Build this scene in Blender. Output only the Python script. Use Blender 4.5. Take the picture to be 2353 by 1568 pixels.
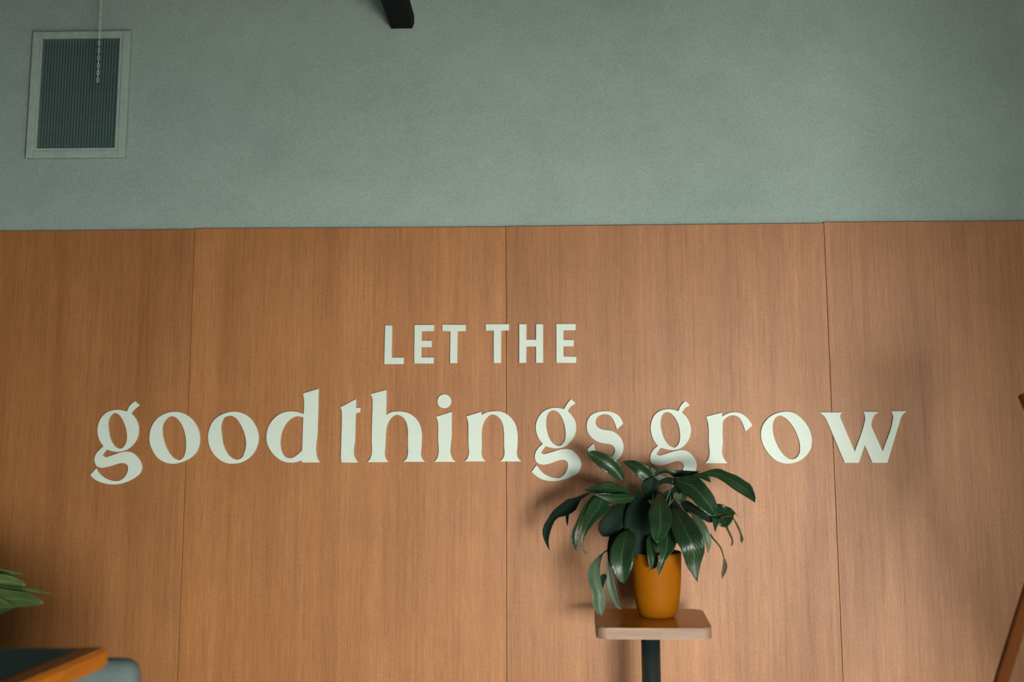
import bpy, bmesh, math, random
from mathutils import Vector, Matrix
from mathutils.geometry import tessellate_polygon

for o in list(bpy.data.objects):
    bpy.data.objects.remove(o, do_unlink=True)
scene = bpy.context.scene
COL = scene.collection
random.seed(7)

# ------------------------------------------------------------------ camera
IMG_W, IMG_H = 2353.0, 1568.0
FOC, CX, CY = 3000.0, 1176.5, 346.75
PITCH, YAW, ROLL = 0.166585, 0.044378, 0.002451
CAM = Vector((0.0, -5.031, 1.6))


def ray_dir(u, w, v):
    c, s = math.cos(-ROLL), math.sin(-ROLL)
    u, v = c * u - s * v, s * u + c * v
    c, s = math.cos(PITCH), math.sin(PITCH)
    y, z, x = c * w - s * v, s * w + c * v, u
    c, s = math.cos(YAW), math.sin(YAW)
    return Vector((c * x - s * y, s * x + c * y, z))


AX, AF, AV = ray_dir(1, 0, 0), ray_dir(0, 1, 0), ray_dir(0, 0, 1)
cam_data = bpy.data.cameras.new('camera')
cam = bpy.data.objects.new('camera', cam_data)
COL.objects.link(cam)
m3 = Matrix((AX, AV, -AF)).transposed()
cam.matrix_world = Matrix.Translation(CAM) @ m3.to_4x4()
cam_data.sensor_fit = 'HORIZONTAL'
cam_data.sensor_width = 36.0
cam_data.lens = FOC * 36.0 / IMG_W
cam_data.shift_y = -(IMG_H / 2 - CY) / IMG_W
cam_data.clip_start = 0.05
cam_data.dof.use_dof = True
cam_data.dof.focus_distance = 5.05
cam_data.dof.aperture_fstop = 1.6
scene.camera = cam

# ------------------------------------------------------------------ world, light, exposure
world = bpy.data.worlds.new('world')
scene.world = world
world.use_nodes = True
bg = world.node_tree.nodes['Background']
bg.inputs[0].default_value = (0.80, 0.92, 0.95, 1)
bg.inputs[1].default_value = 0.9

WIN = dict(x0=1.3, x1=3.5, z0=0.10, z1=2.00, y=-8.2)      # the shop window behind the camera
ld = bpy.data.lights.new('window_daylight', 'AREA')
ld.shape = 'RECTANGLE'
ld.size = WIN['x1'] - WIN['x0']
ld.size_y = WIN['z1'] - WIN['z0']
ld.energy = 1200
ld.color = (0.98, 1.0, 0.95)
lo = bpy.data.objects.new('window_daylight', ld)
COL.objects.link(lo)
lo.location = ((WIN['x0'] + WIN['x1']) / 2, WIN['y'] - 0.30, (WIN['z0'] + WIN['z1']) / 2)
lo.rotation_euler = (math.radians(90), 0, 0)

sd = bpy.data.lights.new('sun', 'SUN')                       # low sun that lands on the floor inside the window
sd.energy = 36.0
sd.angle = math.radians(0.6)
sd.color = (1.0, 0.95, 0.86)
so = bpy.data.objects.new('sun', sd)
COL.objects.link(so)
so.location = (4, -12, 4)
so.rotation_euler = Vector((-0.25, 1.0, -0.325)).to_track_quat('-Z', 'Y').to_euler()

vs = scene.view_settings
vs.view_transform = 'Standard'
vs.look = 'None'
vs.gamma = 1.0
vs.exposure = 0.09
vs.use_curve_mapping = False


# ------------------------------------------------------------------ helpers
def at(px, py, Y):
    d = ray_dir((px - CX) / FOC, 1.0, (CY - py) / FOC)
    return CAM + d * ((Y - CAM.y) / d.y)


def at_z(px, py, Z):
    d = ray_dir((px - CX) / FOC, 1.0, (CY - py) / FOC)
    return CAM + d * ((Z - CAM.z) / d.z)


def link(name, mesh, mat=None, parent=None, smooth=False):
    o = bpy.data.objects.new(name, mesh)
    COL.objects.link(o)
    if mat is not None:
        mesh.materials.append(mat)
    if parent is not None:
        o.parent = parent
        o.matrix_parent_inverse = parent.matrix_basis.inverted()
    if smooth:
        for p in mesh.polygons:
            p.use_smooth = True
    return o


def from_bm(name, bm, mat=None, parent=None, smooth=False):
    me = bpy.data.meshes.new(name)
    bmesh.ops.recalc_face_normals(bm, faces=bm.faces)
    bm.to_mesh(me)
    bm.free()
    return link(name, me, mat, parent, smooth)


def empty(name, loc):
    o = bpy.data.objects.new(name, None)
    o.location = loc
    o.empty_display_size = 0.05
    COL.objects.link(o)
    return o


def tag(o, label, cat, group=None):
    o['label'] = label
    o['category'] = cat
    if group:
        o['group'] = group
    return o


def struct(o, label=None):
    o['kind'] = 'structure'
    if label:
        o['label'] = label
    return o


def bm_box(bm, x0, x1, y0, y1, z0, z1):
    v = [bm.verts.new(p) for p in ((x0, y0, z0), (x1, y0, z0), (x1, y1, z0), (x0, y1, z0),
                                   (x0, y0, z1), (x1, y0, z1), (x1, y1, z1), (x0, y1, z1))]
    for f in ((0, 3, 2, 1), (4, 5, 6, 7), (0, 1, 5, 4), (1, 2, 6, 5), (2, 3, 7, 6), (3, 0, 4, 7)):
        bm.faces.new([v[i] for i in f])
    return v


def box(name, x0, x1, y0, y1, z0, z1, mat, parent=None, bevel=0.0):
    bm = bmesh.new()
    bm_box(bm, x0, x1, y0, y1, z0, z1)
    if bevel:
        bmesh.ops.bevel(bm, geom=bm.edges[:], offset=bevel, segments=3, affect='EDGES', profile=0.5)
    return from_bm(name, bm, mat, parent)


def catmull(pts, n_per=8, closed=False, corners=None):
    """Smooth polyline through points; a corner keeps its sharp turn."""
    pts = [Vector(p) for p in pts]
    n = len(pts)
    corners = corners or [False] * n
    out = []
    segs = n if closed else n - 1
    for i in range(segs):
        p1, p2 = pts[i], pts[(i + 1) % n]
        p0 = pts[(i - 1) % n] if (closed or i > 0) else p1 * 2 - p2
        p3 = pts[(i + 2) % n] if (closed or i + 2 < n) else p2 * 2 - p1
        L = (p2 - p1).length
        if corners[i]:
            t1 = (p2 - p1)
        else:
            a, b = (p1 - p0), (p2 - p1)
            la, lb = max(a.length, 1e-9), max(b.length, 1e-9)
            t1 = (a / la * lb + b / lb * la) / (la + lb)
            t1 = t1 * L
        if corners[(i + 1) % n]:
            t2 = (p2 - p1)
        else:
            a, b = (p2 - p1), (p3 - p2)
            la, lb = max(a.length, 1e-9), max(b.length, 1e-9)
            t2 = (a / la * lb + b / lb * la) / (la + lb)
            t2 = t2 * L
        for k in range(n_per):
            t = k / n_per
            h1 = 2 * t**3 - 3 * t**2 + 1
            h2 = t**3 - 2 * t**2 + t
            h3 = -2 * t**3 + 3 * t**2
            h4 = t**3 - t**2
            out.append(p1 * h1 + t1 * h2 + p2 * h3 + t2 * h4)
    if not closed:
        out.append(pts[-1])
    return out


def resample(poly, n):
    d = [0.0]
    for a, b in zip(poly, poly[1:]):
        d.append(d[-1] + (b - a).length)
    tot, out, j = d[-1], [], 0
    for i in range(n):
        t = tot * i / (n - 1)
        while j < len(poly) - 2 and d[j + 1] < t:
            j += 1
        f = (t - d[j]) / max(d[j + 1] - d[j], 1e-9)
        out.append(poly[j].lerp(poly[j + 1], min(max(f, 0), 1)))
    return out


def tube_bm(bm, pts, radii, seg=10, cap=True):
    pts = [Vector(p) for p in pts]
    if not hasattr(radii, '__len__'):
        radii = [radii] * len(pts)
    rings, up = [], None
    for i, p in enumerate(pts):
        t = (pts[min(i + 1, len(pts) - 1)] - pts[max(i - 1, 0)]).normalized()
        if up is None:
            up = Vector((0, 0, 1)) if abs(t.z) < 0.9 else Vector((1, 0, 0))
        a = (up - t * up.dot(t)).normalized()
        up = a
        b = t.cross(a)
        rings.append([bm.verts.new(p + (a * math.cos(2 * math.pi * k / seg) + b * math.sin(2 * math.pi * k / seg)) * radii[i])
                      for k in range(seg)])
    for r0, r1 in zip(rings, rings[1:]):
        for k in range(seg):
            bm.faces.new((r0[k], r0[(k + 1) % seg], r1[(k + 1) % seg], r1[k]))
    if cap:
        bm.faces.new(rings[0][::-1])
        bm.faces.new(rings[-1])


def lathe_bm(bm, profile, seg=48, centre=(0, 0, 0), close=False):
    """profile of (r, z); r == 0 ends make a pole."""
    c = Vector(centre)
    rings = []
    for r, z in profile:
        if r < 1e-6:
            rings.append([bm.verts.new(c + Vector((0, 0, z)))])
        else:
            rings.append([bm.verts.new(c + Vector((r * math.cos(2 * math.pi * k / seg), r * math.sin(2 * math.pi * k / seg), z)))
                          for k in range(seg)])
    for a, b in zip(rings, rings[1:]):
        for k in range(seg):
            k2 = (k + 1) % seg
            if len(a) == 1 and len(b) == 1:
                continue
            if len(a) == 1:
                bm.faces.new((a[0], b[k2], b[k]))
            elif len(b) == 1:
                bm.faces.new((a[k], a[k2], b[0]))
            else:
                bm.faces.new((a[k], a[k2], b[k2], b[k]))


# ------------------------------------------------------------------ materials
class NT:
    def __init__(self, name):
        self.mat = bpy.data.materials.new(name)
        self.mat.use_nodes = True
        self.t = self.mat.node_tree
        self.bsdf = self.t.nodes['Principled BSDF']

    def n(self, kind, **kw):
        nd = self.t.nodes.new(kind)
        for k, v in kw.items():
            if k in nd.inputs:
                nd.inputs[k].default_value = v
            else:
                setattr(nd, k, v)
        return nd

    def l(self, a, b):
        self.t.links.new(a, b)

    def ramp(self, fac, stops):
        r = self.n('ShaderNodeValToRGB')
        e = r.color_ramp.elements
        while len(e) < len(stops):
            e.new(0.5)
        for el, (p, c) in zip(e, stops):
            el.position = p
            el.color = (c[0], c[1], c[2], 1) if hasattr(c, '__len__') else (c, c, c, 1)
        self.l(fac, r.inputs[0])
        return r.outputs[0]

    def mix(self, a, b, fac, mode='MIX'):
        m = self.n('ShaderNodeMix', data_type='RGBA', blend_type=mode)
        for sock, v in ((0, fac), (6, a), (7, b)):
            if hasattr(v, 'links'):
                self.l(v, m.inputs[sock])
            elif sock == 0:
                m.inputs[0].default_value = v
            else:
                m.inputs[sock].default_value = (v[0], v[1], v[2], 1)
        return m.outputs[2]

    def noise(self, vec, scale, detail=4, rough=0.55):
        nd = self.n('ShaderNodeTexNoise', Scale=scale, Detail=detail, Roughness=rough)
        self.l(vec, nd.inputs['Vector'])
        return nd.outputs['Fac']

    def mapping(self, vec, scale=(1, 1, 1), loc=(0, 0, 0)):
        mp = self.n('ShaderNodeMapping')
        mp.inputs['Scale'].default_value = scale
        mp.inputs['Location'].default_value = loc
        self.l(vec, mp.inputs['Vector'])
        return mp.outputs[0]

    def bump(self, h, strength, dist=0.01):
        b = self.n('ShaderNodeBump', Strength=strength, Distance=dist)
        self.l(h, b.inputs['Height'])
        self.l(b.outputs[0], self.bsdf.inputs['Normal'])

    def set(self, **kw):
        for k, v in kw.items():
            s = self.bsdf.inputs[k.replace('_', ' ')]
            if hasattr(v, 'links'):
                self.l(v, s)
            else:
                s.default_value = v
        return self.mat


def coords(t, kind='Object'):
    return t.n('ShaderNodeTexCoord').outputs[kind]


def mat_plain(name, col, rough=0.5, spec=0.5, metal=0.0, var=0.08, scale=30, bump=0.0):
    t = NT(name)
    v = coords(t)
    f = t.noise(v, scale)
    c = t.ramp(f, [(0.3, [x * (1 - var) for x in col]), (0.7, [x * (1 + var) for x in col])])
    t.set(Base_Color=c, Roughness=rough, Specular_IOR_Level=spec, Metallic=metal)
    if bump:
        t.bump(t.noise(v, scale * 6, 3), bump, 0.002)
    return t.mat


def mat_plaster():
    t = NT('grey_plaster')
    v = coords(t)
    big = t.noise(t.mapping(v, (1.0, 1, 1.6)), 1.3, 3, 0.5)
    mid = t.noise(v, 9, 5, 0.62)
    fine = t.noise(t.mapping(v, (1, 1, 1.3)), 165, 4, 0.75)
    a = (0.268, 0.340, 0.312)
    b = (0.318, 0.394, 0.362)
    c = t.ramp(big, [(0.3, a), (0.7, b)])
    c2 = t.ramp(mid, [(0.3, 0.95), (0.7, 1.04)])
    c3 = t.ramp(fine, [(0.25, 0.66), (0.5, 1.0), (0.78, 1.34)])
    c = t.mix(c, c2, 1.0, 'MULTIPLY')
    c = t.mix(c, c3, 0.75, 'MULTIPLY')
    h = t.mix(t.ramp(mid, [(0, 0), (1, 1)]), t.ramp(fine, [(0, 0), (1, 1)]), 0.45)
    t.bump(h, 0.55, 0.012)
    return t.set(Base_Color=c, Roughness=0.92, Specular_IOR_Level=0.2)


def mat_panel(name, seed, tint=1.0):
    """Lacquered veneer with vertical figure."""
    t = NT(name)
    v = coords(t)
    s = seed * 3.7
    wide = t.noise(t.mapping(v, (7.0, 1, 0.30), (s, 0, s)), 1.6, 5, 0.62)
    grain = t.noise(t.mapping(v, (60, 1, 1.3), (s, 0, s)), 1.5, 5, 0.65)
    hair = t.noise(t.mapping(v, (260, 1, 9), (s, 0, s)), 1.2, 3, 0.6)
    blot = t.noise(t.mapping(v, (2.2, 1, 1.6), (s, 3, s)), 1.2, 4, 0.6)
    c = t.ramp(wide, [(0.25, (0.255 * tint, 0.093 * tint, 0.019 * tint)), (0.5, (0.312 * tint, 0.121 * tint, 0.031 * tint)),
                      (0.75, (0.362 * tint, 0.150 * tint, 0.047 * tint))])
    c = t.mix(c, t.ramp(grain, [(0.25, 0.74), (0.5, 1.0), (0.75, 1.16)]), 0.9, 'MULTIPLY')
    c = t.mix(c, t.ramp(hair, [(0.25, 0.70), (0.55, 1.02), (0.8, 1.24)]), 0.8, 'MULTIPLY')
    c = t.mix(c, t.ramp(blot, [(0.3, (0.84, 0.80, 0.72)), (0.68, (1.07, 1.08, 1.10))]), 0.8, 'MULTIPLY')
    fleck = t.noise(t.mapping(v, (230, 1, 90), (s, 0, s)), 1.0, 3, 0.7)
    c = t.mix(c, t.ramp(fleck, [(0.28, 0.76), (0.5, 1.0), (0.74, 1.24)]), 0.8, 'MULTIPLY')
    r = t.ramp(grain, [(0.2, 0.58), (0.8, 0.48)])
    t.bump(hair, 0.12, 0.002)
    return t.set(Base_Color=c, Roughness=r, Specular_IOR_Level=0.50)


def mat_wood(name, base, axis=(1, 14, 14), rough=0.45, spec=0.45):
    t = NT(name)
    v = coords(t)
    g = t.noise(t.mapping(v, axis), 4.0, 5, 0.6)
    f = t.noise(t.mapping(v, tuple(a * 6 for a in axis)), 4.0, 3, 0.6)
    c = t.ramp(g, [(0.25, [x * 0.72 for x in base]), (0.55, base), (0.8, [min(1, x * 1.2) for x in base])])
    c = t.mix(c, t.ramp(f, [(0.3, 0.85), (0.7, 1.1)]), 0.6, 'MULTIPLY')
    t.bump(f, 0.08, 0.001)
    return t.set(Base_Color=c, Roughness=rough, Specular_IOR_Level=spec)


def mat_leaf(name, dark, light, rib, rough=0.38, spec=0.35):
    t = NT(name)
    uv = coords(t, 'UV')
    sep = t.n('ShaderNodeSeparateXYZ')
    t.l(uv, sep.inputs[0])
    a = t.n('ShaderNodeMath', operation='SUBTRACT')
    t.l(sep.outputs[0], a.inputs[0])
    a.inputs[1].default_value = 0.5
    ab = t.n('ShaderNodeMath', operation='ABSOLUTE')
    t.l(a.outputs[0], ab.inputs[0])
    m1 = t.n('ShaderNodeMath', operation='MULTIPLY_ADD')          # v - |u|*0.55, repeated: the side veins
    t.l(ab.outputs[0], m1.inputs[0])
    m1.inputs[1].default_value = -0.62
    t.l(sep.outputs[1], m1.inputs[2])
    m2 = t.n('ShaderNodeMath', operation='MULTIPLY')
    t.l(m1.outputs[0], m2.inputs[0])
    m2.inputs[1].default_value = 70.0
    sn = t.n('ShaderNodeMath', operation='SINE')
    t.l(m2.outputs[0], sn.inputs[0])
    vein = t.ramp(sn.outputs[0], [(0.0, 0.0), (0.55, 0.15), (0.95, 1.0)])
    obj = coords(t, 'Object')
    nz = t.noise(obj, 22, 4, 0.6)
    c = t.ramp(nz, [(0.3, dark), (0.72, light)])
    c = t.mix(c, [min(1, x * 1.55) for x in light], t.ramp(sn.outputs[0], [(0.6, 0.0), (1.0, 0.6)]))
    ribf = t.ramp(ab.outputs[0], [(0.0, 0.85), (0.022, 0.4), (0.05, 0.0)])
    c = t.mix(c, rib, ribf)
    t.bump(vein, 0.22, 0.0025)
    t.set(Base_Color=c, Roughness=rough, Specular_IOR_Level=spec)
    return t.mat


M = {}
M['plaster'] = mat_plaster()
M['room'] = mat_plain('painted_wall', (0.26, 0.30, 0.29), 0.9, 0.2, var=0.05, scale=4)
M['ceiling'] = mat_plain('ceiling_paint', (0.10, 0.115, 0.115), 0.95, 0.2, var=0.04, scale=4)
M['floor'] = mat_plain('polished_floor', (0.45, 0.42, 0.37), 0.40, 0.5, var=0.10, scale=3)
M['letter'] = mat_plain('mint_letter_paint', (0.545, 0.612, 0.535), 0.55, 0.35, var=0.02, scale=40, bump=0.04)
M['beam'] = mat_plain('black_beam_paint', (0.0025, 0.0045, 0.0045), 0.7, 0.08, var=0.3, scale=25, bump=0.2)
M['vent_frame'] = mat_plain('vent_frame_paint', (0.300, 0.366, 0.326), 0.6, 0.3, var=0.10, scale=35, bump=0.1)
M['vent_slat'] = mat_plain('dark_vent_metal', (0.066, 0.108, 0.104), 0.5, 0.3, var=0.12, scale=40)
M['vent_shade'] = mat_plain('vent_shade_black', (0.006, 0.012, 0.012), 0.8, 0.2, var=0.2)  # near-black colour for the shade behind the slats
M['chain'] = mat_plain('chain_zinc', (0.48, 0.53, 0.49), 0.5, 0.4, metal=0.0, var=0.1)
M['pot'] = mat_plain('mustard_pot_plastic', (0.235, 0.073, 0.0004), 0.6, 0.08, var=0.05, scale=18, bump=0.03)
M['soil'] = mat_plain('potting_soil', (0.018, 0.011, 0.007), 0.95, 0.1, var=0.5, scale=120, bump=0.6)
M['leaf'] = mat_leaf('lily_leaf_green', (0.0055, 0.019, 0.007), (0.014, 0.038, 0.013), (0.045, 0.085, 0.030), 0.36, 0.28)
M['leaf_pale'] = mat_leaf('lily_leaf_pale', (0.030, 0.058, 0.030), (0.060, 0.095, 0.052), (0.090, 0.130, 0.070), 0.5)
M['leaf_shaded'] = mat_leaf('lily_leaf_shaded', (0.003, 0.009, 0.006), (0.006, 0.016, 0.009), (0.010, 0.022, 0.012), 0.6, 0.08)  # leaf green darkened: shade inside the plant is put into the colour
M['leaf_dry'] = mat_leaf('lily_leaf_withered', (0.030, 0.028, 0.012), (0.055, 0.050, 0.022), (0.080, 0.060, 0.030), 0.6)
M['leaf_left'] = mat_leaf('table_plant_leaf', (0.060, 0.105, 0.032), (0.120, 0.180, 0.058), (0.230, 0.290, 0.120), 0.45)
M['stem'] = mat_plain('leaf_stem_green', (0.022, 0.050, 0.022), 0.5, 0.4, var=0.2, scale=40)
M['stem_dry'] = mat_plain('dry_stem_brown', (0.050, 0.030, 0.014), 0.7, 0.2, var=0.25, scale=60)
M['stand_top'] = mat_wood('slab_top_brightened', (0.680, 0.265, 0.026), (1.2, 16, 16), 0.28, 0.6)  # slab wood on top, colour brightened to make up for weak light there
M['stand_edge'] = mat_wood('slab_edge_dimmed', (0.250, 0.155, 0.098), (1.2, 16, 16), 0.6)  # same slab's edge, paler, colour toned down against the strong front light
M['stand_post'] = mat_plain('dark_teal_steel', (0.007, 0.017, 0.018), 0.30, 1.0, var=0.15, scale=30)
M['rack'] = mat_wood('dark_stained_wood', (0.062, 0.016, 0.002), (14, 14, 1.2), 0.7, 0.05)
M['table_wood'] = mat_wood('orange_oiled_wood', (0.340, 0.098, 0.004), (14, 1.2, 14), 0.45, 0.3)
M['table_inlay'] = mat_plain('dark_teal_laminate', (0.060, 0.155, 0.180), 0.75, 0.15, var=0.12, scale=20)
M['chair_fabric'] = mat_plain('grey_green_fabric', (0.098, 0.128, 0.122), 0.9, 0.2, var=0.10, scale=160, bump=0.3)
M['chair_leg'] = mat_plain('black_steel', (0.012, 0.013, 0.013), 0.4, 0.5, var=0.2)
M['terracotta'] = mat_plain('clay_pot', (0.30, 0.12, 0.06), 0.8, 0.2, var=0.12, scale=20)
M['window_frame'] = mat_plain('window_frame_grey', (0.10, 0.11, 0.11), 0.5, 0.4, var=0.05)

# ------------------------------------------------------------------ the room
RX0, RX1, RY0, RZ1 = -4.6, 4.6, WIN['y'], 3.7
WALL_Y = 0.016
floor = struct(box('floor', RX0 - .2, RX1 + .2, RY0 - .2, WALL_Y + .25, -0.2, 0.0, M['floor']))
ceiling = struct(box('ceiling', RX0 - .2, RX1 + .2, RY0 - .2, WALL_Y + .25, RZ1, RZ1 + .2, M['ceiling']))
bm = bmesh.new()
bm_box(bm, RX0 - .2, RX1 + .2, WALL_Y, WALL_Y + .25, 0, RZ1)
wall_back = struct(from_bm('wall_back', bm, M['plaster']), 'grey-green rough plaster wall above the wood panels')
struct(box('wall_left', RX0 - .2, RX0, RY0, WALL_Y, 0, RZ1, M['room']))
struct(box('wall_right', RX1, RX1 + .2, RY0, WALL_Y, 0, RZ1, M['room']))
bm = bmesh.new()
w = WIN
bm_box(bm, RX0, w['x0'], RY0 - .2, RY0, 0, RZ1)
bm_box(bm, w['x1'], RX1, RY0 - .2, RY0, 0, RZ1)
bm_box(bm, w['x0'], w['x1'], RY0 - .2, RY0, 0, w['z0'])
bm_box(bm, w['x0'], w['x1'], RY0 - .2, RY0, w['z1'], RZ1)
struct(from_bm('wall_front', bm, M['room']))
win = empty('window_1', ((w['x0'] + w['x1']) / 2, RY0 - .1, w['z0']))
struct(win)
for xa, xb, za, zb in ((w['x0'], w['x0'] + .05, w['z0'], w['z1']), (w['x1'] - .05, w['x1'], w['z0'], w['z1']),
                       (w['x0'] + .05, w['x1'] - .05, w['z0'], w['z0'] + .05), (w['x0'] + .05, w['x1'] - .05, w['z1'] - .05, w['z1'])):
    box('window_frame', xa, xb, RY0 - .13, RY0 - .07, za, zb, M['window_frame'], win)

# unseen light blockers, added to shade the wall: partition behind the viewpoint, column at right
bm = bmesh.new()
bm_box(bm, RX0, 0.22, -5.95, -5.80, 0, RZ1)
bm_box(bm, 0.22, RX1, -5.95, -5.80, 1.28, RZ1)
struct(from_bm('light_blocker_partition', bm, M['room']), 'added light-blocking partition with a wide low opening behind the viewpoint')
struct(box('light_blocker_column', 1.80, 2.20, -2.75, -2.35, 0, RZ1, M['room']), 'added light-blocking square column right of the view')

# wood panelling: each sheet is a part of the panelling that covers the lower wall
seam_x = [(-1.4673 + 1.22 * k) for k in range(-3, 6)]
top_px = {1: ((0, 531), (448, 527)), 2: ((448, 525), (1164, 521.5)), 3: ((1164, 520.5), (1894, 513)), 4: ((1894, 510.5), (2353, 508))}
panelling = empty('wood_panelling', (0, 0, 0))
struct(panelling, 'orange-brown veneer wall panels with vertical grain under the plaster')
GAP = 0.0015
for k in range(len(seam_x) - 1):
    i = k - 1                                    # 1..4 are the sheets in view
    xa, xb = seam_x[k] + GAP / 2, seam_x[k + 1] - GAP / 2
    if i in top_px:
        (pa, pb) = top_px[i]
        A, B = at(pa[0], pa[1], 0.0), at(pb[0], pb[1], 0.0)
        f = lambda x: A.z + (B.z - A.z) * (x - A.x) / (B.x - A.x)
        za, zb = f(xa), f(xb)
    else:
        za = zb = 2.146 if i < 1 else 2.156
    bm = bmesh.new()
    v = bm_box(bm, xa, xb, 0.0, WALL_Y, 0.0, 1.0)
    for q in v:
        if q.co.z > 0.5:
            q.co.z = za if abs(q.co.x - xa) < 1e-6 else zb
    bmesh.ops.bevel(bm, geom=[e for e in bm.edges if abs(e.verts[0].co.y) < 1e-6 and abs(e.verts[1].co.y) < 1e-6],
                    offset=0.0008, segments=1, affect='EDGES')
    from_bm('panel', bm, mat_panel('veneer_%d' % k, k, (0.96, 1.0, 0.95, 1.09, 0.99, 0.94, 0.96, 1.0, 1.0)[k]), panelling)

# ------------------------------------------------------------------ slogan letters
LET_T = 0.009


def P(s):
    pts, cor = [], []
    for tok in s.split():
        c = tok.endswith('!')
        x, y = tok.rstrip('!').split(',')
        pts.append((float(x), float(y)))
        cor.append(c)
    return pts, cor


def contour(s, ox, oy, sc, all_corner=False):
    pts, cor = P(s)
    if all_corner:
        poly = [Vector((p[0], p[1], 0)) for p in pts]
    else:
        poly = catmull([(p[0], p[1], 0) for p in pts], 6, True, cor)
    out = []
    for p in poly:
        w_ = at(ox + p.x / sc, oy + p.y / sc, -LET_T)
        if not out or (w_ - out[-1]).length > 2e-4:
            out.append(w_)
    if (out[0] - out[-1]).length < 2e-4:
        out.pop()
    return out


def letter_mesh(name, loops, mat, parent=None):
    verts, faces = [], []
    base = []
    for lp in loops:
        base.append(len(verts))
        verts += [(p.x, -LET_T, p.z) for p in lp]
    nf = len(verts)
    verts += [(v[0], 0.0, v[2]) for v in verts]
    tris = tessellate_polygon([[Vector((p.x, p.z, 0)) for p in lp] for lp in loops])
    for t in tris:
        faces.append(tuple(t))
        faces.append(tuple(i + nf for i in reversed(t)))
    for b, lp in zip(base, loops):
        n = len(lp)
        for k in range(n):
            a, c = b + k, b + (k + 1) % n
            faces.append((a, c, c + nf, a + nf))
    ctr = Vector((sum(v[0] for v in verts) / len(verts), 0, min(v[2] for v in verts)))
    me = bpy.data.meshes.new(name)
    me.from_pydata([tuple(Vector(v) - ctr) for v in verts], [], faces)
    bm = bmesh.new()
    bm.from_mesh(me)
    bmesh.ops.recalc_face_normals(bm, faces=bm.faces)
    bm.to_mesh(me)
    bm.free()
    o = link(name, me, mat)
    o.location = ctr
    if parent is not None:
        o.parent = parent
        o.matrix_parent_inverse = parent.matrix_basis.inverted()
    return o


S6, S8 = 1882 / 300.0, 2353 / 390.0
G1 = ['755,265! 820,325! 745,382 700,440! 760,510 800,600 808,690 790,790 745,870 690,928 625,970 560,990 480,995 410,983 345,962! 285,1045! 320,1072 400,1055 480,1027 555,1003 625,991 710,1008 785,1065 838,1145 853,1220 835,1290 780,1350 690,1405 590,1445 480,1465 370,1462 260,1435 170,1390 110,1330! 195,1235! 235,1300 300,1360 380,1400 460,1418 530,1412 590,1375 635,1310 655,1240 640,1185 595,1160 530,1162 440,1190 340,1218 260,1225 205,1205 175,1150 170,1090 200,1015 250,960 300,915! 260,860 225,780 212,690 225,600 265,510 330,440 410,402 500,390 580,400 638,415! 680,330',
      '460,435 400,480 370,560 370,650 385,760 430,870 490,935 545,952 600,915 635,830 637,740 615,630 570,525 515,455']
O1 = ['1340,418 1450,440 1560,510 1650,630 1688,760 1685,880 1640,1000 1560,1080 1440,1140 1320,1168 1200,1152 1090,1090 1010,980 965,850 965,740 1000,620 1070,520 1170,455 1260,425',
      '1265,485 1200,530 1152,620 1148,700 1170,830 1210,940 1270,1040 1340,1100 1400,1115 1450,1080 1480,1000 1490,880 1480,760 1440,630 1390,545 1330,495']
O2 = ['500,418 610,440 720,510 800,620 840,740 838,860 790,985 710,1080 600,1145 480,1168 370,1155 260,1095 170,990 120,860 115,740 150,620 220,520 320,455 410,425',
      '410,478 350,500 315,570 300,660 310,760 330,880 370,980 430,1060 490,1100 545,1108 600,1080 640,1000 660,890 650,780 620,680 570,580 515,510 460,480']
D1 = ['1708,88! 1703,300 1692,700 1680,1055 1695,1105 1728,1150! 1480,1150! 1455,1120! 1380,1146 1290,1152 1190,1130 1090,1065 1010,970 960,850 957,740 990,620 1060,520 1160,445 1270,415 1380,420 1490,450! 1497,350 1495,230 1480,155!',
      '1485,500! 1430,485 1360,492 1290,535 1225,610 1180,710 1158,820 1160,930 1190,1020 1230,1070 1280,1088 1340,1080 1400,1040 1470,975!']
T1 = ['365,235! 362,362! 430,362! 422,428! 362,440! 352,800 348,1080 365,1110 395,1150! 160,1150! 145,1100! 152,800 160,450 158,400 138,355!']
H1 = ['803,102! 800,465! 860,430 960,415 1060,422 1160,460 1240,530 1290,620 1310,720 1310,900 1308,1070 1325,1106 1362,1140! 1045,1140! 1092,1098 1106,1060 1110,850 1112,680 1095,590 1060,520 1010,480 955,462 890,490 835,560 805,650 794,740 788,900 784,1070 798,1105 835,1145! 520,1145! 566,1098 581,1060 590,800 597,500 603,300 598,220 575,165!']
I1 = ['1745,420! 1745,750 1742,1070 1760,1105 1803,1140! 1485,1140! 1530,1098 1545,1060 1547,800 1548,620 1543,560 1520,490!']
N1 = ['788,420! 797,465! 860,430 950,413 1060,415 1150,450 1230,520 1285,610 1310,720 1312,900 1312,1070 1330,1100 1368,1135! 1055,1135! 1103,1094 1117,1060 1117,880 1115,720 1100,600 1060,520 1010,475 950,457 890,485 840,550 808,630 798,720 799,900 800,1060 815,1095 855,1135! 545,1135! 588,1094 602,1060 603,850 603,640 598,560 575,485!']
G2 = ['705,235! 770,298! 700,345 655,405! 720,480 765,560 778,640 768,720 735,800 680,870 620,918 560,940 490,945 410,935 335,915! 272,1010! 300,1028 380,1015 470,987 550,963 640,954 720,975 790,1040 835,1110 850,1180 835,1250 790,1310 700,1360 600,1395 490,1417 380,1415 270,1385 190,1335 135,1285! 205,1190! 250,1250 310,1310 390,1350 470,1372 540,1370 600,1330 645,1250 660,1180 645,1135 595,1110 520,1122 430,1155 340,1178 260,1175 205,1140 183,1080 190,1010 230,945 295,880! 250,825 215,750 197,660 205,570 240,490 300,420 380,378 470,362 550,370 603,382! 650,300',
      '430,398 375,440 348,520 345,610 360,710 395,810 450,880 510,910 555,905 600,860 625,770 622,680 605,590 570,500 520,430 475,402']
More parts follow.
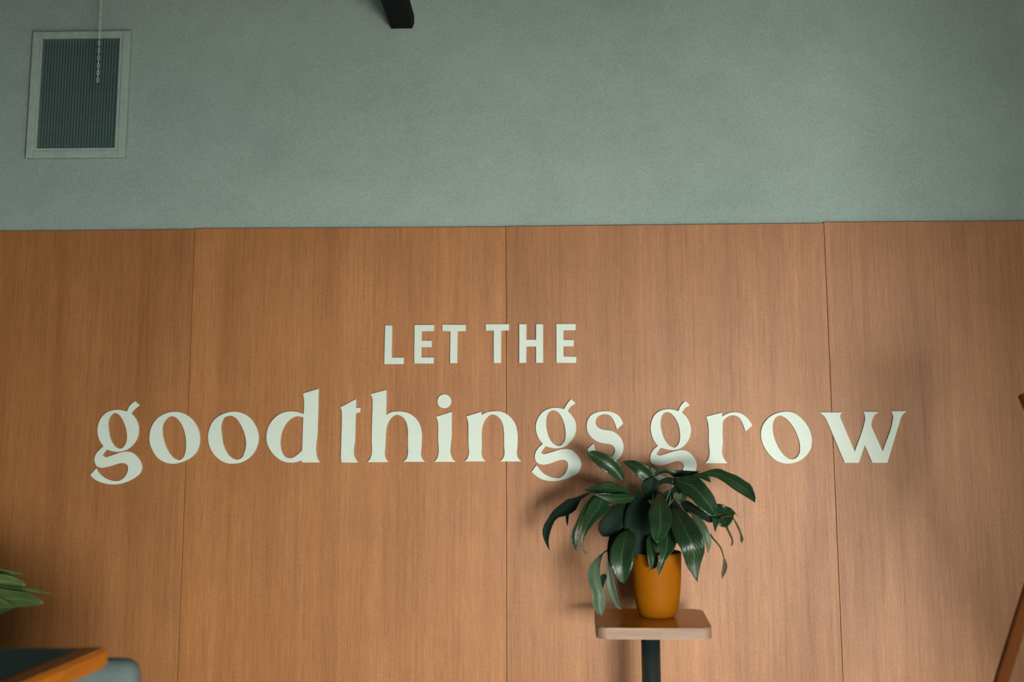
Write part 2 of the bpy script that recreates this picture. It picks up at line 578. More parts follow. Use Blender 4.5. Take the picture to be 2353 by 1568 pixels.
S1 = ['1455,590! 1365,675! 1340,600 1310,530 1270,480 1205,452 1130,465 1075,510 1058,570 1080,630 1140,670 1220,685 1300,700 1380,750 1435,820 1460,910 1450,1000 1410,1070 1340,1125 1250,1155 1150,1150 1060,1115 985,1050 938,955! 1030,875! 1055,970 1100,1050 1160,1095 1230,1100 1290,1070 1330,1010 1335,950 1310,910 1260,885 1180,875 1090,850 1000,790 945,710 930,620 950,530 1000,465 1080,425 1180,412 1280,420 1370,460 1425,520']
G3 = ['658,262! 722,325! 650,370 608,430! 670,490 715,570 740,660 728,760 690,850 630,915 570,952 510,967 440,968 370,955 300,938! 240,1030! 270,1048 350,1035 440,1005 520,983 600,972 690,990 760,1050 805,1120 823,1190 808,1265 763,1320 673,1370 573,1405 463,1427 353,1425 243,1395 170,1350 108,1295! 180,1210! 223,1260 283,1320 363,1360 443,1382 513,1380 573,1340 618,1260 636,1195 612,1150 560,1130 490,1140 400,1172 310,1195 230,1190 170,1155 150,1090 165,1020 205,960 262,908! 215,850 175,760 157,660 170,560 205,480 270,420 350,388 440,383 510,395 555,410! 600,320',
      '375,425 330,460 305,530 300,610 320,710 350,800 400,880 450,920 500,935 545,905 575,840 582,750 570,650 540,560 490,480 430,430']
R1 = ['1185,432! 1190,490! 1240,455 1320,430 1400,428 1480,455 1560,520 1625,615! 1525,705! 1500,630 1470,560 1425,495 1370,470 1310,472 1245,505 1203,555 1195,640 1197,850 1200,1070 1220,1105 1265,1160! 945,1160! 985,1112 1000,1070 995,850 990,620 980,560 955,490!']
O3 = ['530,280 630,300 740,380 820,480 868,600 878,700 860,800 800,890 710,960 610,995 520,1000 420,975 320,905 230,790 180,670 172,590 195,480 260,385 350,320 440,290',
      '430,335 370,370 340,440 335,530 350,620 390,730 440,820 510,900 580,940 640,935 690,890 715,800 710,720 680,620 630,510 570,425 500,360']
W1 = ['985,290! 1297,290! 1275,325 1275,370! 1473,835! 1600,465 1618,380 1613,330 1590,280! 1805,285! 1745,335 1715,400 1703,450! 1710,500! 1860,830! 2000,400 2006,350 1980,275! 2195,275! 2140,320 2110,375! 1925,990! 1718,990! 1612,745! 1530,990! 1335,990! 1085,400! 1055,350']
SL = 2353 / 490.0
CAPS = [('L', '120,135 198,138 193,490 326,493 322,562 110,562'),
        ('E', '445,130 660,130 657,197 523,200 523,303 635,306 632,375 520,375 520,488 657,490 654,556 440,556'),
        ('T', '752,128 1010,130 1008,198 920,200 915,551 836,551 840,200 750,196'),
        ('T', '1230,122 1488,122 1486,190 1400,192 1398,549 1318,549 1318,192 1230,192'),
        ('H', '1600,122 1678,122 1678,294 1786,294 1786,122 1863,122 1863,547 1786,548 1786,368 1678,368 1676,548 1600,548'),
        ('E', '2008,120 2223,120 2222,187 2087,190 2087,296 2202,298 2200,366 2087,366 2088,478 2230,482 2227,548 2010,548')]
CAP_LABELS = ['pale mint block capital L starting the word LET', 'pale mint block capital E in the middle of LET',
              'pale mint block capital T ending the word LET', 'pale mint block capital T starting THE, over the panel seam',
              'pale mint block capital H in the middle of THE', 'pale mint block capital E ending the word THE']
GRP = 'cut-out letters of the slogan on the wood panelling'
for (ch, s), lb in zip(CAPS, CAP_LABELS):
    o = letter_mesh('wall_letter', [contour(s, 860, 720, SL, True)], M['letter'])
    tag(o, lb, 'letter', GRP)
LOWER = [(G1, 190, 880, S6, 'pale mint lowercase g starting the word good, leftmost letter'),
         (O1, 190, 880, S6, 'pale mint letter o right after the g of good'),
         (O2, 460, 880, S6, 'pale mint letter o right before the d of good'),
         (D1, 460, 880, S6, 'pale mint letter d ending the word good'),
         (T1, 760, 880, S6, 'pale mint letter t starting the word things'),
         (H1, 760, 880, S6, 'pale mint tall letter h in the word things'),
         (N1, 980, 880, S6, 'pale mint letter n in things, crossing the panel seam'),
         (G2, 1200, 880, S6, 'pale mint letter g in the word things, between n and s'),
         (S1, 1200, 880, S6, 'pale mint letter s ending things, lower end behind a plant leaf'),
         (G3, 1470, 880, S6, 'pale mint letter g starting grow, its tail hidden by the plant'),
         (R1, 1470, 880, S6, 'pale mint letter r in grow, above the plant leaves'),
         (O3, 1720, 900, S8, 'pale mint letter o in grow, between r and w'),
         (W1, 1720, 900, S8, 'pale mint letter w ending grow, rightmost letter')]
for loops, ox, oy, sc, lb in LOWER:
    o = letter_mesh('wall_letter', [contour(s, ox, oy, sc) for s in loops], M['letter'])
    tag(o, lb, 'letter', GRP)
ci = at(1010, 1062, 0)
li = empty('wall_letter', (ci.x, 0, ci.z))
tag(li, 'pale mint letter i with a round dot in things', 'letter', GRP)
letter_mesh('letter_stem', [contour(I1[0], 760, 880, S6)], M['letter'], li)
dot = ' '.join('%f,%f' % (1638 + 100 * math.cos(a * math.pi / 18), 268 + 100 * math.sin(a * math.pi / 18)) for a in range(36))
letter_mesh('letter_dot', [contour(dot, 760, 880, S6, True)], M['letter'], li)

# ------------------------------------------------------------------ vent grille
VF = -0.012                                      # front face of the vent frame
cor = [at(53, 364, VF), at(286, 362, VF), at(300, 72, VF), at(80, 70, VF)]      # outer corners bl br tr tl
inn = [at(76.5, 345, VF), at(269, 346, VF), at(282, 83, VF), at(90, 82, VF)]
vent = empty('wall_vent', (cor[0].x, WALL_Y, cor[0].z))
tag(vent, 'dark vertical-slatted air vent in a pale frame on the plaster wall', 'vent')
x0, x1 = (inn[0].x + inn[3].x) / 2, (inn[1].x + inn[2].x) / 2
z0, z1 = (inn[0].z + inn[1].z) / 2, (inn[2].z + inn[3].z) / 2
X0, X1 = (cor[0].x + cor[3].x) / 2, (cor[1].x + cor[2].x) / 2
Z0, Z1 = (cor[0].z + cor[1].z) / 2, (cor[2].z + cor[3].z) / 2
for a in ((X0, x0, Z0, Z1), (x1, X1, Z0, Z1), (x0, x1, Z0, z0), (x0, x1, z1, Z1)):
    box('frame_rail', a[0], a[1], VF, WALL_Y, a[2], a[3], M['vent_frame'], vent, 0.003)
lip = 0.012
for a in ((x0 + .001, x0 + lip, z0, z1), (x1 - lip, x1 - .001, z0, z1), (x0 + lip, x1 - lip, z0, z0 + lip * .8), (x0 + lip, x1 - lip, z1 - lip * .8, z1)):
    box('inner_lip', a[0], a[1], VF + .004, WALL_Y - .002, a[2], a[3], M['vent_frame'], vent)
box('duct_shade_plate', x0 + .001, x1 - .001, WALL_Y - .003, WALL_Y - .0005, z0 + .001, z1 - .001, M['vent_shade'], vent)  # flat dark plate on the wall, stands in for the vent's inner shade
NS = 27
sx = (x1 - x0 - 2 * lip) / NS
bm = bmesh.new()
hz = (z1 - z0) / 2 - lip * .8
c, s = math.cos(math.radians(52)), math.sin(math.radians(52))
for zz in (-hz, hz):
    for dx, dy in ((-.0052, -.0008), (.0052, -.0008), (.0052, .0008), (-.0052, .0008)):
        bm.verts.new((dx * c - dy * s, dx * s + dy * c, zz))
bm.verts.ensure_lookup_table()
for f in ((0, 3, 2, 1), (4, 5, 6, 7), (0, 1, 5, 4), (1, 2, 6, 5), (2, 3, 7, 6), (3, 0, 4, 7)):
    bm.faces.new([bm.verts[i] for i in f])
slat_me = bpy.data.meshes.new('slat')
bmesh.ops.recalc_face_normals(bm, faces=bm.faces)
bm.to_mesh(slat_me)
bm.free()
slat_me.materials.append(M['vent_slat'])
for k in range(NS):
    o = bpy.data.objects.new('slat', slat_me)
    COL.objects.link(o)
    o.location = (x0 + lip + sx * (k + .5), VF + .014, (z0 + z1) / 2)
    o.parent = vent
    o.matrix_parent_inverse = vent.matrix_basis.inverted()

# ------------------------------------------------------------------ pull chain in front of the vent
CHY = -0.10
cb, ct = at(224, 190, CHY), at(229, 70, CHY)
bm = bmesh.new()
zz, k = cb.z, 0
link_h = 0.0150
top_z = RZ1
while zz < top_z - 0.012:
    f = (zz - cb.z) / (ct.z - cb.z)
    cx_ = cb.x + (ct.x - cb.x) * min(f, 1.6)
    ang = (k % 2) * math.pi / 2 + 0.5
    pts = []
    for q in range(13):
        a = 2 * math.pi * q / 12
        lx, lz = 0.0040 * math.cos(a), 0.0092 * math.sin(a)
        pts.append(Vector((cx_ + lx * math.cos(ang), CHY + lx * math.sin(ang), zz + 0.010 + lz)))
    tube_bm(bm, pts, 0.0017, 5, cap=False)
    zz += link_h
    k += 1
tube_bm(bm, [(cx_, CHY, top_z - .03), (cx_, CHY, top_z)], 0.003, 6)
ch = from_bm('pull_chain', bm, M['chain'], None, True)
tag(ch, 'thin pale metal link chain hanging in front of the air vent', 'chain')

# ------------------------------------------------------------------ black ceiling brace running out of the wall
b0, b1, b2 = at(899, 66, WALL_Y), at(947, 67, WALL_Y), at(953, 49, WALL_Y)
wd = b1.x - b0.x
ht = b2.z - b1.z
dirv = ray_dir((1186 - CX) / FOC, 1.0, (CY - 851) / FOC)
dirv = Vector((dirv.x, dirv.y, 0)).normalized() * -1
bm = bmesh.new()
ring = []
Lb = 5.83
prof = [(0, 0), (wd, 0), (wd + .008, ht * .6), (wd + .008, ht + .02), (0, ht + .02)]
for d in (-0.02, Lb):
    ring.append([bm.verts.new(Vector((b0.x + px_, WALL_Y, b0.z + pz_)) + dirv * d) for px_, pz_ in prof])
n = len(prof)
for k in range(n):
    bm.faces.new((ring[0][k], ring[0][(k + 1) % n], ring[1][(k + 1) % n], ring[1][k]))
bm.faces.new(ring[0][::-1])
bm.faces.new(ring[1])
beam = from_bm('ceiling_beam', bm, M['beam'])
tag(beam, 'black painted beam coming out of the plaster wall overhead', 'beam')
# ------------------------------------------------------------------ plant stand
TZ = 0.0
fl, fr = at(1370, 1442.5, -0.52), at(1637.5, 1445.5, -0.52)
TZ = (fl.z + fr.z) / 2
ty0, ty1 = -0.52, -0.165
tx0, tx1 = fl.x, fr.x
TH = 0.0365
scx = (tx0 + tx1) / 2
post_p = at(1496, 1520, (ty0 + ty1) / 2)
stand = empty('plant_stand', (post_p.x, (ty0 + ty1) / 2, 0))
tag(stand, 'square wooden plant stand on a dark steel post, under the yellow pot', 'plant stand')
bm = bmesh.new()
r, seg = 0.034, 8
out = []
for cx_, cy_, a0 in ((tx1 - r, ty1 - r, 0), (tx0 + r, ty1 - r, 90), (tx0 + r, ty0 + r, 180), (tx1 - r, ty0 + r, 270)):
    for k in range(seg + 1):
        a = math.radians(a0 + 90 * k / seg)
        out.append((cx_ + r * math.cos(a), cy_ + r * math.sin(a)))
va = [bm.verts.new((x, y, TZ - TH)) for x, y in out]
vb = [bm.verts.new((x, y, TZ)) for x, y in out]
fb = bm.faces.new(va[::-1])
ft = bm.faces.new(vb)
for k in range(len(out)):
    bm.faces.new((va[k], va[(k + 1) % len(out)], vb[(k + 1) % len(out)], vb[k]))
bmesh.ops.bevel(bm, geom=list(ft.edges) + list(fb.edges), offset=0.0035, segments=2, affect='EDGES')
tt = from_bm('tabletop', bm, M['stand_top'], stand)
tt.data.materials.append(M['stand_edge'])
for p in tt.data.polygons:
    if abs(p.normal.z) < 0.8:
        p.material_index = 1
PR = 0.0325
pc = Vector((post_p.x, (ty0 + ty1) / 2, 0))
bm = bmesh.new()
lathe_bm(bm, [(0, 0.012), (PR, 0.012), (PR, TZ - TH - .006), (0, TZ - TH - .006)], 40, pc)
o = from_bm('post', bm, M['stand_post'], stand, True)
bm = bmesh.new()
lathe_bm(bm, [(0, TZ - TH - .008), (0.09, TZ - TH - .008), (0.09, TZ - TH), (0, TZ - TH)], 32, pc)
from_bm('mounting_plate', bm, M['stand_post'], stand)
bm = bmesh.new()
lathe_bm(bm, [(0, 0), (0.19, 0), (0.19, 0.010), (0.16, 0.016), (PR, 0.03), (0, 0.03)], 48, pc)
from_bm('base', bm, M['stand_post'], stand)

# ------------------------------------------------------------------ leaves
def leaf_mesh(L, R, Ys, fold=0.16, tilt=0.0, wave=0.0, curl=0.0, nl=16, nw=9):
    Lp = resample(catmull([(x, y, 0) for x, y in L], 6), nl)
    Rp = resample(catmull([(x, y, 0) for x, y in R], 6), nl)
    Yp = resample(catmull([(i, y, 0) for i, y in enumerate(Ys)], 8), nl) if len(Ys) > 2 else \
        [Vector((0, Ys[0] + (Ys[-1] - Ys[0]) * i / (nl - 1), 0)) for i in range(nl)]
    verts, uvs, faces = [], [], []
    ph = random.random() * 6
    for i in range(nl):
        wpx = (Lp[i] - Rp[i]).length * 0.00155
        for j in range(nw):
            s = j / (nw - 1)
            e = 2 * s - 1
            p = Lp[i].lerp(Rp[i], s)
            Y = Yp[i].y + fold * (1 - abs(e) ** 1.3) * wpx + tilt * e * wpx * 0.5 - curl * (e * e) * wpx \
                + wave * wpx * math.sin(i * 1.3 + ph + (2 if e > 0 else 0)) * e * e
            verts.append(at(p.x, p.y, Y))
            uvs.append((s, i / (nl - 1)))
    for i in range(nl - 1):
        for j in range(nw - 1):
            a = i * nw + j
            faces.append((a, a + 1, a + nw + 1, a + nw))
    return verts, uvs, faces


def make_leaf(plant, L, R, Ys, mat, name='leaf', thick=0.0006, **kw):
    verts, uvs, faces = leaf_mesh(L, R, Ys, **kw)
    me = bpy.data.meshes.new(name)
    me.from_pydata([tuple(v) for v in verts], [], faces)
    uvl = me.uv_layers.new(name='UVMap')
    for poly in me.polygons:
        for li_ in poly.loop_indices:
            uvl.data[li_].uv = uvs[me.loops[li_].vertex_index]
    bm = bmesh.new()
    bm.from_mesh(me)
    bmesh.ops.remove_doubles(bm, verts=bm.verts, dist=1e-5)
    bm.to_mesh(me)
    bm.free()
    o = link(name, me, mat, plant, True)
    md = o.modifiers.new('thickness', 'SOLIDIFY')
    md.thickness = thick
    md.offset = 0
    return o, verts


def make_stem(leaf, pts, r0=0.0032, r1=0.0022, mat=None):
    poly = catmull(pts, 6)
    bm = bmesh.new()
    tube_bm(bm, poly, [r0 + (r1 - r0) * i / (len(poly) - 1) for i in range(len(poly))], 7)
    o = from_bm('leaf_stem', bm, mat or M['stem'], leaf, True)
    return o


PYC = -0.315                                      # pot centre depth
pbase = at(1511, 1412, PYC)
potc = Vector((pbase.x, PYC, TZ))
plant = empty('potted_peace_lily', potc)
tag(plant, 'leafy dark green houseplant in a yellow pot on the wooden stand', 'potted plant')
k_ = 0.00157
prof = [(0, 0.0), (30, 0.0), (36, 0.002), (40.2, 0.010), (44, 0.025), (47.5, 0.048), (50.5, 0.080), (52.8, 0.120), (54.2, 0.165), (54.6, 0.200), (54.8, 0.2145)]
outer = [(r_ * k_, z) for r_, z in prof]
inner = [((54.0) * k_, 0.2155), (53.0 * k_, 0.2135), (52.6 * k_, 0.200), (52 * k_, 0.185)]
bm = bmesh.new()
lathe_bm(bm, outer + inner, 64, potc)
from_bm('pot', bm, M['pot'], plant, True)
bm = bmesh.new()
lathe_bm(bm, [(52.3 * k_, 0.182), (46 * k_, 0.187), (30 * k_, 0.191), (0, 0.194)], 40, potc)
for v in bm.verts:
    v.co.z += random.uniform(-.003, .003) if (v.co - potc).xy.length < 0.07 else 0
from_bm('soil', bm, M['soil'], plant, True)
crown = potc + Vector((0, 0, 0.19))

g, gp, gd, gy = M['leaf'], M['leaf_pale'], M['leaf_shaded'], M['leaf_dry']
LEAVES = [
    # left edge, right edge (base to tip), depth profile, material, options
    ([(1433, 1109), (1434, 1090), (1426, 1070), (1412, 1055), (1395, 1045), (1376, 1038), (1362, 1035.5), (1352, 1039), (1349, 1042.5)],
     [(1433, 1109), (1424, 1105), (1410, 1098), (1395, 1088), (1378, 1075), (1364, 1062), (1355, 1053), (1349, 1042.5)], (-.30, -.33, -.31), g, dict(fold=.20)),
    ([(1502, 1104), (1500, 1090), (1494, 1078), (1478, 1067), (1455, 1058.5), (1442, 1058.5), (1429.6, 1062)],
     [(1502, 1106), (1489, 1110), (1476, 1106), (1467, 1097), (1455, 1083), (1442, 1072), (1429.6, 1062)], (-.31, -.33, -.29), g, dict(fold=.2, tilt=.3)),
    ([(1500, 1094), (1504, 1087), (1518, 1078), (1531, 1076), (1544, 1080), (1569, 1081), (1595, 1083), (1610, 1083.5)],
     [(1502, 1096), (1508, 1094), (1524, 1087.5), (1536, 1088.5), (1547, 1097), (1569, 1095), (1590, 1092), (1610, 1083.5)], (-.30, -.28, -.30), g, dict(fold=.25, tilt=-.5)),
    ([(1600, 1089), (1607.6, 1088), (1617.8, 1085.3), (1630.5, 1080.2), (1645.8, 1077), (1656, 1078.3), (1671.3, 1085.3), (1694.3, 1093.6), (1713.4, 1106.3), (1726.2, 1114), (1732.6, 1129.3), (1736.4, 1142), (1735, 1156)],
     [(1600, 1092), (1607.6, 1096), (1617.8, 1094.5), (1629, 1095.5), (1640.7, 1096.8), (1656, 1103.8), (1671.3, 1114), (1686.6, 1125.5), (1703.2, 1135.7), (1719.8, 1145.9), (1735, 1156)], (-.31, -.36, -.38), g, dict(fold=.12, tilt=.6)),
    ([(1596, 1088), (1604, 1087), (1620, 1091), (1630.5, 1098.7), (1633, 1110)], [(1594, 1094), (1602, 1098), (1610, 1100), (1620, 1104), (1633, 1110)], (-.32, -.35), g, dict()),
    ([(1548, 1102), (1560, 1097), (1575, 1093), (1595, 1093), (1612.7, 1103.8), (1622.9, 1116.5), (1636.9, 1134.4), (1643.3, 1145.9), (1646.5, 1157.3), (1648.4, 1177), (1643, 1186)],
     [(1548, 1104), (1556, 1118), (1568, 1132), (1579.5, 1140.8), (1591, 1149.7), (1601.2, 1162.4), (1620.3, 1177.8), (1635, 1186.5), (1643, 1186)], (-.33, -.42, -.44), g, dict(fold=.14, tilt=-.25)),
    ([(1634, 1168), (1642, 1160), (1658.6, 1159), (1671, 1165), (1681.5, 1168.8), (1689, 1177.8), (1695, 1189)],
     [(1632, 1186), (1641, 1200), (1655, 1210), (1668, 1212), (1680, 1203), (1685, 1191), (1687, 1180), (1695, 1189)], (-.34, -.37, -.38), g, dict(fold=.18, wave=.1)),
    ([(1634, 1188), (1637, 1200), (1640, 1212), (1643.5, 1225)], [(1654, 1192), (1651, 1203), (1647, 1213), (1643.5, 1225)], (-.36, -.38), g, dict()),
    ([(1662, 1206), (1669, 1217), (1675.5, 1230), (1681, 1243), (1680, 1250), (1679.5, 1257)], [(1672, 1208), (1674, 1216), (1680, 1229), (1685, 1243), (1684.5, 1250), (1679.5, 1257)], (-.36, -.37, -.37), gy, dict(fold=.4)),
    ([(1684, 1192), (1693, 1211), (1700.5, 1229.5), (1701, 1243), (1704.4, 1249)], [(1687, 1192), (1697.6, 1210), (1705, 1229), (1708.5, 1241), (1704.4, 1249)], (-.37, -.38, -.38), gy, dict(fold=.4)),
    ([(1662, 1281), (1661, 1295), (1659.5, 1307), (1657.5, 1319), (1658.8, 1331)], [(1664, 1281), (1669, 1292), (1671.5, 1301), (1669, 1313), (1658.8, 1331)], (-.38, -.38), gy, dict(fold=.3)),
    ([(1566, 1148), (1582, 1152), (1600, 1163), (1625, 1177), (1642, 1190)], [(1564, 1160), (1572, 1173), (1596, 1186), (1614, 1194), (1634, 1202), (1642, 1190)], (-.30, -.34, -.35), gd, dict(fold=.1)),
    ([(1583, 1176), (1590, 1190), (1602, 1208), (1613, 1230), (1618, 1245), (1623, 1257), (1627, 1272.5)],
     [(1585, 1176), (1597, 1182), (1612, 1193), (1625, 1212), (1632, 1230), (1634, 1250), (1627, 1272.5)], (-.34, -.41, -.40), gp, dict(fold=.2, tilt=.3)),
    ([(1545, 1164), (1537, 1185), (1543, 1215), (1552, 1243), (1563, 1259), (1570, 1277), (1577, 1300), (1590, 1320), (1603, 1339)],
     [(1550, 1160), (1580, 1180), (1600, 1205), (1612, 1225), (1618, 1246), (1619.5, 1266), (1612, 1290), (1607, 1310), (1603, 1339)], (-.34, -.45, -.52, -.50, -.485), g, dict(fold=.10)),
    ([(1513, 1130), (1500, 1155), (1490, 1180), (1493.5, 1205), (1499, 1234), (1504, 1245), (1511, 1247.5)],
     [(1518, 1130), (1535, 1158), (1545, 1190), (1540, 1214), (1530, 1230), (1519, 1240), (1511, 1247.5)], (-.36, -.47, -.53, -.55), g, dict(fold=.14, tilt=.15)),
    ([(1526, 1215), (1514, 1235), (1511.5, 1250), (1514.5, 1270), (1515, 1290), (1509, 1304), (1513.8, 1322)],
     [(1535, 1212), (1549, 1228), (1554, 1246), (1552, 1258), (1540, 1275), (1530, 1290), (1523, 1305), (1513.8, 1322)], (-.42, -.47, -.49, -.48), g, dict(fold=.16)),
    ([(1486, 1235), (1484.5, 1255), (1488, 1280), (1491, 1298), (1494, 1311)], [(1494, 1235), (1504, 1262), (1513, 1285), (1511, 1302), (1494, 1311)], (-.40, -.44, -.44), g, dict(fold=.2)),
    ([(1438, 1217), (1420, 1230), (1407, 1250), (1401, 1275), (1403, 1300), (1410, 1320), (1422, 1335), (1434.5, 1343)],
     [(1444, 1216), (1457, 1226), (1460, 1250), (1456.5, 1275), (1454, 1300), (1447, 1320), (1440, 1334), (1434.5, 1343)], (-.38, -.47, -.50, -.48), g, dict(fold=.14, tilt=-.1)),
    ([(1385, 1271), (1368, 1285), (1356, 1300), (1350, 1320), (1353, 1342), (1362, 1364), (1361.5, 1390), (1367, 1402), (1375, 1412), (1381, 1417)],
     [(1386, 1273), (1381, 1290), (1379, 1310), (1380, 1330), (1384, 1350), (1389, 1362), (1391.5, 1385), (1389, 1402), (1385, 1413), (1381, 1417)], (-.34, -.38, -.40, -.39), gp, dict(fold=.2, tilt=.3)),
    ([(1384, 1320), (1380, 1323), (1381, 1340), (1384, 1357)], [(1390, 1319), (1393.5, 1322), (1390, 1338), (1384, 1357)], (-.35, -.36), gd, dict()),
    ([(1396, 1278), (1394.5, 1300), (1394, 1320), (1393, 1345), (1400, 1370), (1412, 1392), (1421, 1400), (1430, 1402)],
     [(1398, 1278), (1400, 1295), (1403, 1312), (1410, 1335), (1417, 1360), (1423, 1384), (1430, 1402)], (-.28, -.29, -.27), gp, dict(fold=.2, tilt=-.2)),
    ([(1354, 1131), (1340, 1136), (1325, 1143), (1305, 1147), (1288, 1160), (1270, 1175), (1257, 1195), (1247, 1215), (1246, 1222), (1248, 1235), (1255, 1252), (1263.5, 1267)],
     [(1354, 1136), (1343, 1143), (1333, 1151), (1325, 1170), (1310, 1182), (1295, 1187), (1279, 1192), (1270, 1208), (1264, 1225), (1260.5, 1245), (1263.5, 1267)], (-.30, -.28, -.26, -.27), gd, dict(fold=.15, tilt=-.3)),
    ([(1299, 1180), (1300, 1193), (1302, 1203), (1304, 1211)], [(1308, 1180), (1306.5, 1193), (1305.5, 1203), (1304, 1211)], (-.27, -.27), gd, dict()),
    ([(1362, 1138), (1347, 1155), (1338, 1170), (1330, 1187), (1321, 1207), (1313, 1225), (1312, 1238), (1317, 1255), (1326, 1267)],
     [(1366, 1142), (1352, 1162), (1343, 1182), (1337, 1202), (1331, 1225), (1329, 1245), (1326, 1267)], (-.33, -.40, -.41), g, dict(fold=.2, tilt=.4)),
    ([(1378, 1133), (1353, 1158), (1342, 1188), (1337, 1215), (1334, 1240), (1336, 1260), (1343, 1272), (1350, 1275.5)],
     [(1394, 1140), (1400, 1160), (1397, 1180), (1380, 1188), (1368, 1200), (1358, 1212), (1350, 1226), (1341, 1243), (1340, 1260), (1350, 1275.5)], (-.33, -.38, -.41, -.40), g, dict(fold=.14)),
    ([(1450, 1131), (1440, 1124), (1428, 1117), (1415, 1113), (1406, 1108), (1395, 1106.5), (1383, 1110), (1372, 1113), (1360, 1119), (1342, 1126)],
     [(1450, 1138), (1430, 1136), (1410, 1137), (1390, 1135), (1370, 1134), (1355, 1131), (1342, 1126)], (-.32, -.36, -.36), g, dict(fold=.1, tilt=-.6)),
    ([(1458, 1139), (1440, 1135), (1415, 1136), (1390, 1134), (1364, 1135)], [(1464, 1150), (1440, 1157), (1415, 1158), (1392, 1152), (1364, 1135)], (-.33, -.39, -.41), g, dict(fold=.12, tilt=.5)),
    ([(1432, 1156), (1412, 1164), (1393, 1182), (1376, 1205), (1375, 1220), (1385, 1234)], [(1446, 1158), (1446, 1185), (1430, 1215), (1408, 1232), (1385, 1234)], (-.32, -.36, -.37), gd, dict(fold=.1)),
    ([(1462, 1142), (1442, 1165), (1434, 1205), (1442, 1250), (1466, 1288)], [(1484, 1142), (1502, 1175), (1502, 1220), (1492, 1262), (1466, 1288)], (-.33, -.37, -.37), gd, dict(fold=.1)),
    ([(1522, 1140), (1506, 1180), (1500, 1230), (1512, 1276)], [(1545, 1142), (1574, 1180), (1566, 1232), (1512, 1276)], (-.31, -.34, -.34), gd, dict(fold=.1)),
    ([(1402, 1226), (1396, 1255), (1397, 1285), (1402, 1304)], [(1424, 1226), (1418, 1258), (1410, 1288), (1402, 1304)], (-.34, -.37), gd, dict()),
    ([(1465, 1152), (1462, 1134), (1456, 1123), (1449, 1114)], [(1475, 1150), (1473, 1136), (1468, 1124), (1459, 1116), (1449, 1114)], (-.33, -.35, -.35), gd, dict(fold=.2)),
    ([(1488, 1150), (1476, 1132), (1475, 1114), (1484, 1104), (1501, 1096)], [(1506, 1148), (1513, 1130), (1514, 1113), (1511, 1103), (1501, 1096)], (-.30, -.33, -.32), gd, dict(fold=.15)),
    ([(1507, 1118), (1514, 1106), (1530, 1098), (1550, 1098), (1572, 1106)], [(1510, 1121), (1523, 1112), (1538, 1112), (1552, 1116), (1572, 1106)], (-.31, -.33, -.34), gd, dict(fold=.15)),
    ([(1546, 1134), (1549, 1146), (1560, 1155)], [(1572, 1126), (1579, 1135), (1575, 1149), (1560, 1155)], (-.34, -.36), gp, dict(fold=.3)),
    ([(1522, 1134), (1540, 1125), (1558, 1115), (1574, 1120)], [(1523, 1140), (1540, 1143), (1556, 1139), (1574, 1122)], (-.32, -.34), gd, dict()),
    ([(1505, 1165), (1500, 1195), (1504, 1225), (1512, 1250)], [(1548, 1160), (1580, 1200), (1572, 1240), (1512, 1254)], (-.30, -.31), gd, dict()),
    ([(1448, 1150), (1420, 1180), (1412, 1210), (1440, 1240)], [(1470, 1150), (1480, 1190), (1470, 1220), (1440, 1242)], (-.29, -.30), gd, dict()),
]
STEM_UP = {0: (1450, 1150), 1: (1500, 1150), 2: (1512, 1140), 3: (1560, 1105), 5: (1535, 1140), 21: (1400, 1130), 10: None, 8: None, 9: None, 7: None, 22: None, 19: None, 20: (1420, 1225), 18: (1410, 1235)}
for i, (L, R, Ys, mt, kw) in enumerate(LEAVES):
    lf, verts = make_leaf(plant, L, R, Ys, mt, **kw)
    b = verts[4]
    if i in (7, 22, 19):
        continue                                  # torn lobes of a neighbouring leaf
    if i == 10:                                   # the long withered stalk
        pts = [at(1632, 1228, -.37), at(1638, 1237, -.375), at(1647.8, 1248, -.38), at(1657.3, 1262, -.38), at(1661, 1274, -.38), b]
        make_stem(lf, pts, 0.0034, 0.0022, M['stem_dry'])
        continue
    if i in (8, 9):
        make_stem(lf, [at(1655, 1190, -.36), at(1664 if i == 8 else 1676, 1198 if i == 8 else 1186, -.365), b], 0.003, 0.0022, M['stem_dry'])
        continue
    up = STEM_UP.get(i)
    ang = random.uniform(0, 6.28)
    root = crown + Vector((0.028 * math.cos(ang), 0.028 * math.sin(ang), 0))
    if up:
        mid = at(up[0], up[1], (Ys[0] + PYC) / 2)
    else:
        mid = root.lerp(b, 0.55) + Vector((0, 0.01, 0.035))
    q = root.lerp(mid, 0.5) + Vector((0, 0, 0.03))
    if b.z < crown.z + 0.05:
        mid = root.lerp(b, 0.6) + Vector((0, 0, 0.06))
        q = root.lerp(mid, 0.5) + Vector((0, 0, 0.05))
    make_stem(lf, [root, q, mid, b])

# ------------------------------------------------------------------ table with dark inlay, bottom left
TH2 = 0.92
cfar = at_z(251, 1487, TH2)                       # far right corner of the top
e_dir = (at_z(0, 1552, TH2) - at_z(170, 1484, TH2))
e_dir = Vector((e_dir.x, e_dir.y, 0)).normalized()           # right edge, running towards the camera
a_dir = Vector((-1, 0, 0))                        # far edge runs along the wall
a_dir = (a_dir - e_dir * a_dir.dot(e_dir) * 0.0).normalized()
table = empty('side_table', (cfar.x - .3, cfar.y - .3, 0))
tag(table, 'orange wood table with a dark inset top, cut off at lower left', 'table')


